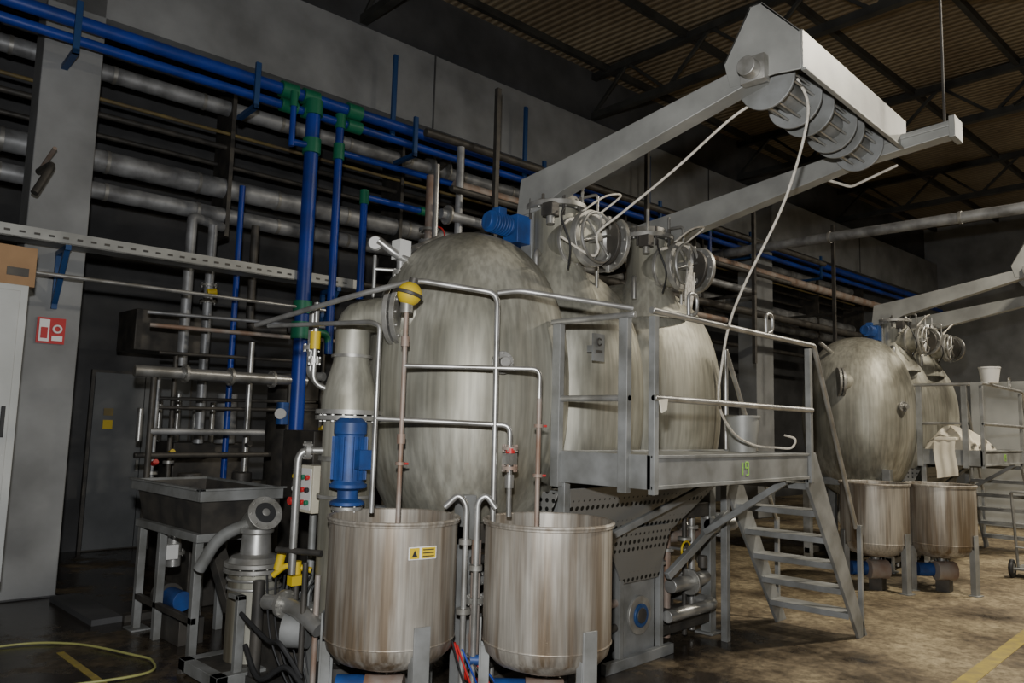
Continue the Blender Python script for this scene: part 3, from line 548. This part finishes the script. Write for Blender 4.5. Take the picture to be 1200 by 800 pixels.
o.cyl((x+.17,y,.35),(x+.4,y-.05,.35),.05,CHROME); o.fl((x+.3,y-.03,.35),(1,-.2,0),.09); o.cyl((x+.16,y-.05,.55),(x+.34,y-.1,.58),.035,BLACK)
o.done(.003)
# stainless trough
o=M('stainless_trough_table'); x0,x1,y0,y1=-1.40,-.78,3.05,4.38
for a,b in (((x0-.03,y0-.03,1.17),(x1+.03,y0,1.26)),((x0-.03,y1,1.17),(x1+.03,y1+.03,1.26)),((x0-.03,y0,1.17),(x0,y1,1.26)),((x1,y0,1.17),(x1+.03,y1,1.26))): o.box(a,b,FRAME)
o.box((x0-.05,y0-.05,1.25),(x0,y1+.05,1.265),FRAME); o.box((x0-.05,y0-.05,1.25),(x1+.05,y0,1.265),FRAME)
A=[(x0,y0,1.24),(x1,y0,1.24),(x1,y1,1.24),(x0,y1,1.24)]; B=[(x0+.05,y0+.1,.92),(x1-.05,y0+.1,.92),(x1-.05,y1-.08,.92),(x0+.05,y1-.08,.92)]
i=o.mi(DARK); va=[o.bm.verts.new(p) for p in A]; vb=[o.bm.verts.new(p) for p in B]
for k in range(4): o.face([va[k],va[(k+1)%4],vb[(k+1)%4],vb[k]],i)
o.face(vb,i)
o.box((x0,y0+.05,.86),(x1,y1-.05,.92),FRAME)
for x in (x0+.02,x1-.08):
    for y in (y0+.1,y0+.78,y1-.12): o.box((x,y,0),(x+.06,y+.06,.88),FRAME)
o.box((x0+.02,y0+.1,.25),(x0+.06,y1-.1,.3),DARK); o.box((x0-.02,y1-.2,0),(x0+.14,y1,.015),FRAME)
o.cyl((x0+.2,y1-.4,.86),(x0+.2,y1-.4,.55),.06,CHROME); o.fl((x0+.2,y1-.4,.66),(0,0,1),.09); o.box((x0+.1,y1-.5,.62),(x0+.2,y1-.3,.74),WHITE); o.cyl((x0+.2,y1-.4,.3),(x0+.2,y1-.65,.3),.08,MBLUE); o.cyl((x0+.2,y1-.4,.3),(x0+.2,y1-.25,.3),.11,DARK); o.box((x0+.1,y1-.85,.0),(x0+.3,y1-.3,.2),DARK)
o.beam((x0+.3,y0+.5,.9),(x0+.3,y0-.0,.35),.12,.1,DARK)
o.done(.003)
# clutter
o=M('circulation_pump_set')
o.box((-1.35,1.95,.02),(-.7,2.45,.08),DARK); o.cyl((-1.30,1.92,.45),(-1.20,1.80,.45),.11,FRAME); o.cyl((-1.0,2.3,.3),(-.75,2.4,.3),.13,MBLUE); o.box((-1.2,2.15,.08),(-1.0,2.4,.55),DARK)
o.tube([(-1.35,2.1,.6),(-1.3,1.85,.62),(-1.25,1.6,.5)],.05,CHROME); o.fl((-1.31,1.93,.61),(.2,-1,0),.09)
o.cyl((-1.20,2.00,.74),(-1.20,2.00,.86),.035,YEL); o.tube([(-1.30,2.12,.76),(-1.24,2.05,.84),(-1.12,1.94,.80)],.02,YEL); o.cyl((-1.28,2.1,.80),(-1.26,2.08,.93),.03,YEL); o.box((-1.28,1.91,.72),(-1.18,1.97,.78),YEL); o.cyl((-1.2,2.0,.5),(-1.2,2.0,.74),.02,DARK); o.cyl((-1.23,1.94,.5),(-1.23,1.94,.72),.02,DARK)
o.spline([(-1.4,2.25,.3),(-1.42,2.0,.15),(-1.35,1.8,.25),(-1.3,1.6,.12)],.018,BLACK); o.spline([(-1.42,2.3,.5),(-1.38,2.0,.38),(-1.4,1.8,.4),(-1.3,1.7,.2)],.015,BLACK)
for k in range(8): o.spline([(-1.3+.05*k,2.2-.03*k,.75),(-1.36+.04*k,2.0,.4+.03*k),(-1.28+.03*k,1.85,.08)],.007,BLACK)
for k in range(5): o.cyl((-1.3+.07*k,1.72-.04*k,.1),(-1.3+.07*k,1.72-.04*k,.9-.08*k),.018,(DARK,RUST,CHROME)[k%3])
o.cyl((-1.35,2.0,.95),(-1.2,1.7,.95),.02,DARK); o.cyl((-1.30,2.3,.08),(-1.30,2.3,.7),.04,DARK)
o.done()
# ropes
o=M('hauling_rope')
o.spline([(.5,-.5,3.93),(.42,-.32,3.82),(.40,.1,3.56),(.38,.5,3.34),(.37,.72,3.22),(.40,.74,3.1),(.33,.76,3.05),(.1,.85,3.16)],.009,ROPE)
o.spline([(.62,-.68,4.05),(.63,-.74,3.8),(.70,-.55,3.3),(.82,-.2,2.8),(.90,-.045,2.56),(.93,.03,2.3),(1.0,.1,2.0),(1.3,.16,1.80),(1.7,.2,1.70),(2.0,.15,1.68),(2.1,.07,1.68),(2.15,.06,1.75),(2.05,.1,1.78)],.009,ROPE)
for k in range(4): o.spline([(1.62,.70,3.2),(1.54+.03*k,.70,3.0),(1.57+.02*k,.72,2.84-.03*k),(1.65,.70,2.98),(1.63,.68,3.12)],.008,ROPE)
o.done()
o=M('suspension_rod'); o.cyl((2.03,-1.15,4.065),(2.03,-1.15,8.3),.01,DARK,seg=8); o.done()
o=M('plastic_tub'); o.lathe((1.95,.42,1.635),(0,0,1),[(0,0),(.11,0),(.14,.28),(.15,.28),(.15,.30),(.13,.30),(.105,.02),(0,.02)],HOOD); o.done()
o=M('machine_nameplate'); o.box((.36,.74,2.28),(.49,.755,2.48),FRAME); o.tor((.425,.735,2.42),(0,1,0),.025,.006,DARK,a0=.6,a1=5.5,seg=14); o.box((.39,.735,2.34),(.46,.74,2.36),DARK); o.box((.41,.75,2.35),(.43,.84,2.40),FRAME); o.done()
o=M('white_rag'); o.prism([(.03,-.045,1.98),(.12,-.045,1.99),(.10,-.05,1.92),(.05,-.05,1.90)],(0,.01,0),CLOTH); o.done()

# ------------------------------------------------------------ right side
o=M('overhead_transfer_pipe'); o.cyl((9.0,4.7,5.16),(9.0,-7,5.16),.085,ALU)
for k in range(6): o.cyl((9.0,4.5-2*k,5.16),(9.0,4.46-2*k,5.16),.1,FLANGE)
o.done()
o=M('fabric_heap'); bm=o.bm; i=o.mi(CLOTH)
def heap(cx,cy,z,rx,ry,h,seed):
    random.seed(seed); n=28; ring=[]
    ph=[random.random()*6 for _ in range(6)]
    for a in range(9):
        t=a/8; rr=[]
        for k in range(n):
            th=2*math.pi*k/n; w=1+.12*math.sin(3*th+ph[0])+.08*math.sin(7*th+ph[1]+3*t)
            r=(1-t)**.6; zz=h*(t**.7)*(1+.15*math.sin(5*th+ph[2]+6*t))
            rr.append(bm.verts.new((cx+rx*r*w*math.cos(th),cy+ry*r*w*math.sin(th),z+zz)))
        ring.append(rr)
    for a in range(8):
        for k in range(n): o.face([ring[a][k],ring[a][(k+1)%n],ring[a+1][(k+1)%n],ring[a+1][k]],i)
heap(7.95,.44,1.64,.28,.30,.30,1); heap(8.4,.38,1.64,.34,.28,.26,2); heap(8.9,.38,1.64,.26,.25,.18,5)
rows=[]; n=14
for r in range(7):
    t=r/6; row=[]
    for k in range(n):
        u=k/(n-1); row.append(bm.verts.new((7.635-.008*math.sin(u*14)-.02*t, .30+.26*u+.02*math.sin(5*t), 1.80-.50*t-.05*u*t)))
    rows.append(row)
for r in range(6):
    for k in range(n-1): o.face([rows[r][k],rows[r][k+1],rows[r+1][k+1],rows[r+1][k]],i)
o.prism([(7.62,.3,1.80),(7.62,.56,1.80),(7.9,.56,1.82),(7.9,.3,1.82)],(0,0,-.03),CLOTH)
o.done()
o=M('white_bucket'); o.lathe((8.1,-.02,2.555),(0,0,1),[(0,0),(.10,0),(.13,.2),(.135,.2),(.135,.22),(.12,.22),(.09,.02),(0,.02)],WHITE); o.done()
o=M('hand_trolley')
for y in (-.62,-.26): o.tube([(8.40,y,.12),(8.08,y,.12),(7.88,y,1.05)],.018,FRAME) 
o.tube([(7.88,-.62,1.05),(7.85,-.62,1.12),(7.85,-.26,1.12),(7.88,-.26,1.05)],.018,FRAME)
for z in (.4,.7): o.cyl((8.0,-.62,z),(8.0,-.26,z),.012,FRAME)
o.box((8.03,-.65,.1),(8.45,-.23,.13),FRAME)
for y in (-.68,-.20): o.tor((8.03,y,.12),(0,1,0),.09,.03,BLACK); o.cyl((8.03,y-.02,.12),(8.03,y+.02,.12),.06,FLANGE)
o.cyl((8.03,-.68,.12),(8.03,-.2,.12),.012,FRAME)
o.done()
o=M('background_cabinets',True); o.box((13,3.5,0),(14.5,5.0,2.4),DOORM); o.box((15,1,0),(16.5,3,3),CABM); o.box((15,.95,1.2),(16.5,1,1.25),DARK); o.done(.02)

# ------------------------------------------------------------ camera & flash & world
CAM=V((-3.98,-2.70,1.79)); yaw=math.radians(44.5); pitch=math.atan(100/900)
d=V((math.cos(yaw)*math.cos(pitch),math.sin(yaw)*math.cos(pitch),math.sin(pitch)))
q=d.to_track_quat('-Z','Y') @ Quaternion((0,0,1),math.radians(1.5))
cd=bpy.data.cameras.new('camera'); co=bpy.data.objects.new('camera',cd); bpy.context.collection.objects.link(co)
co.rotation_mode='QUATERNION'; co.rotation_quaternion=q; co.location=CAM; cd.lens=27; cd.sensor_width=36; cd.clip_end=200
bpy.context.scene.camera=co
L=bpy.data.lights.new('camera_flash','POINT'); L.energy=1020; L.shadow_soft_size=.06; L.color=(.97,.98,1)
lo=bpy.data.objects.new('camera_flash',L); lo.location=CAM+V((-.05,.05,.45)); bpy.context.collection.objects.link(lo)
w=bpy.data.worlds.new('world'); bpy.context.scene.world=w; w.use_nodes=True; w.node_tree.nodes['Background'].inputs[0].default_value=(.8,.88,1,1); w.node_tree.nodes['Background'].inputs[1].default_value=.02
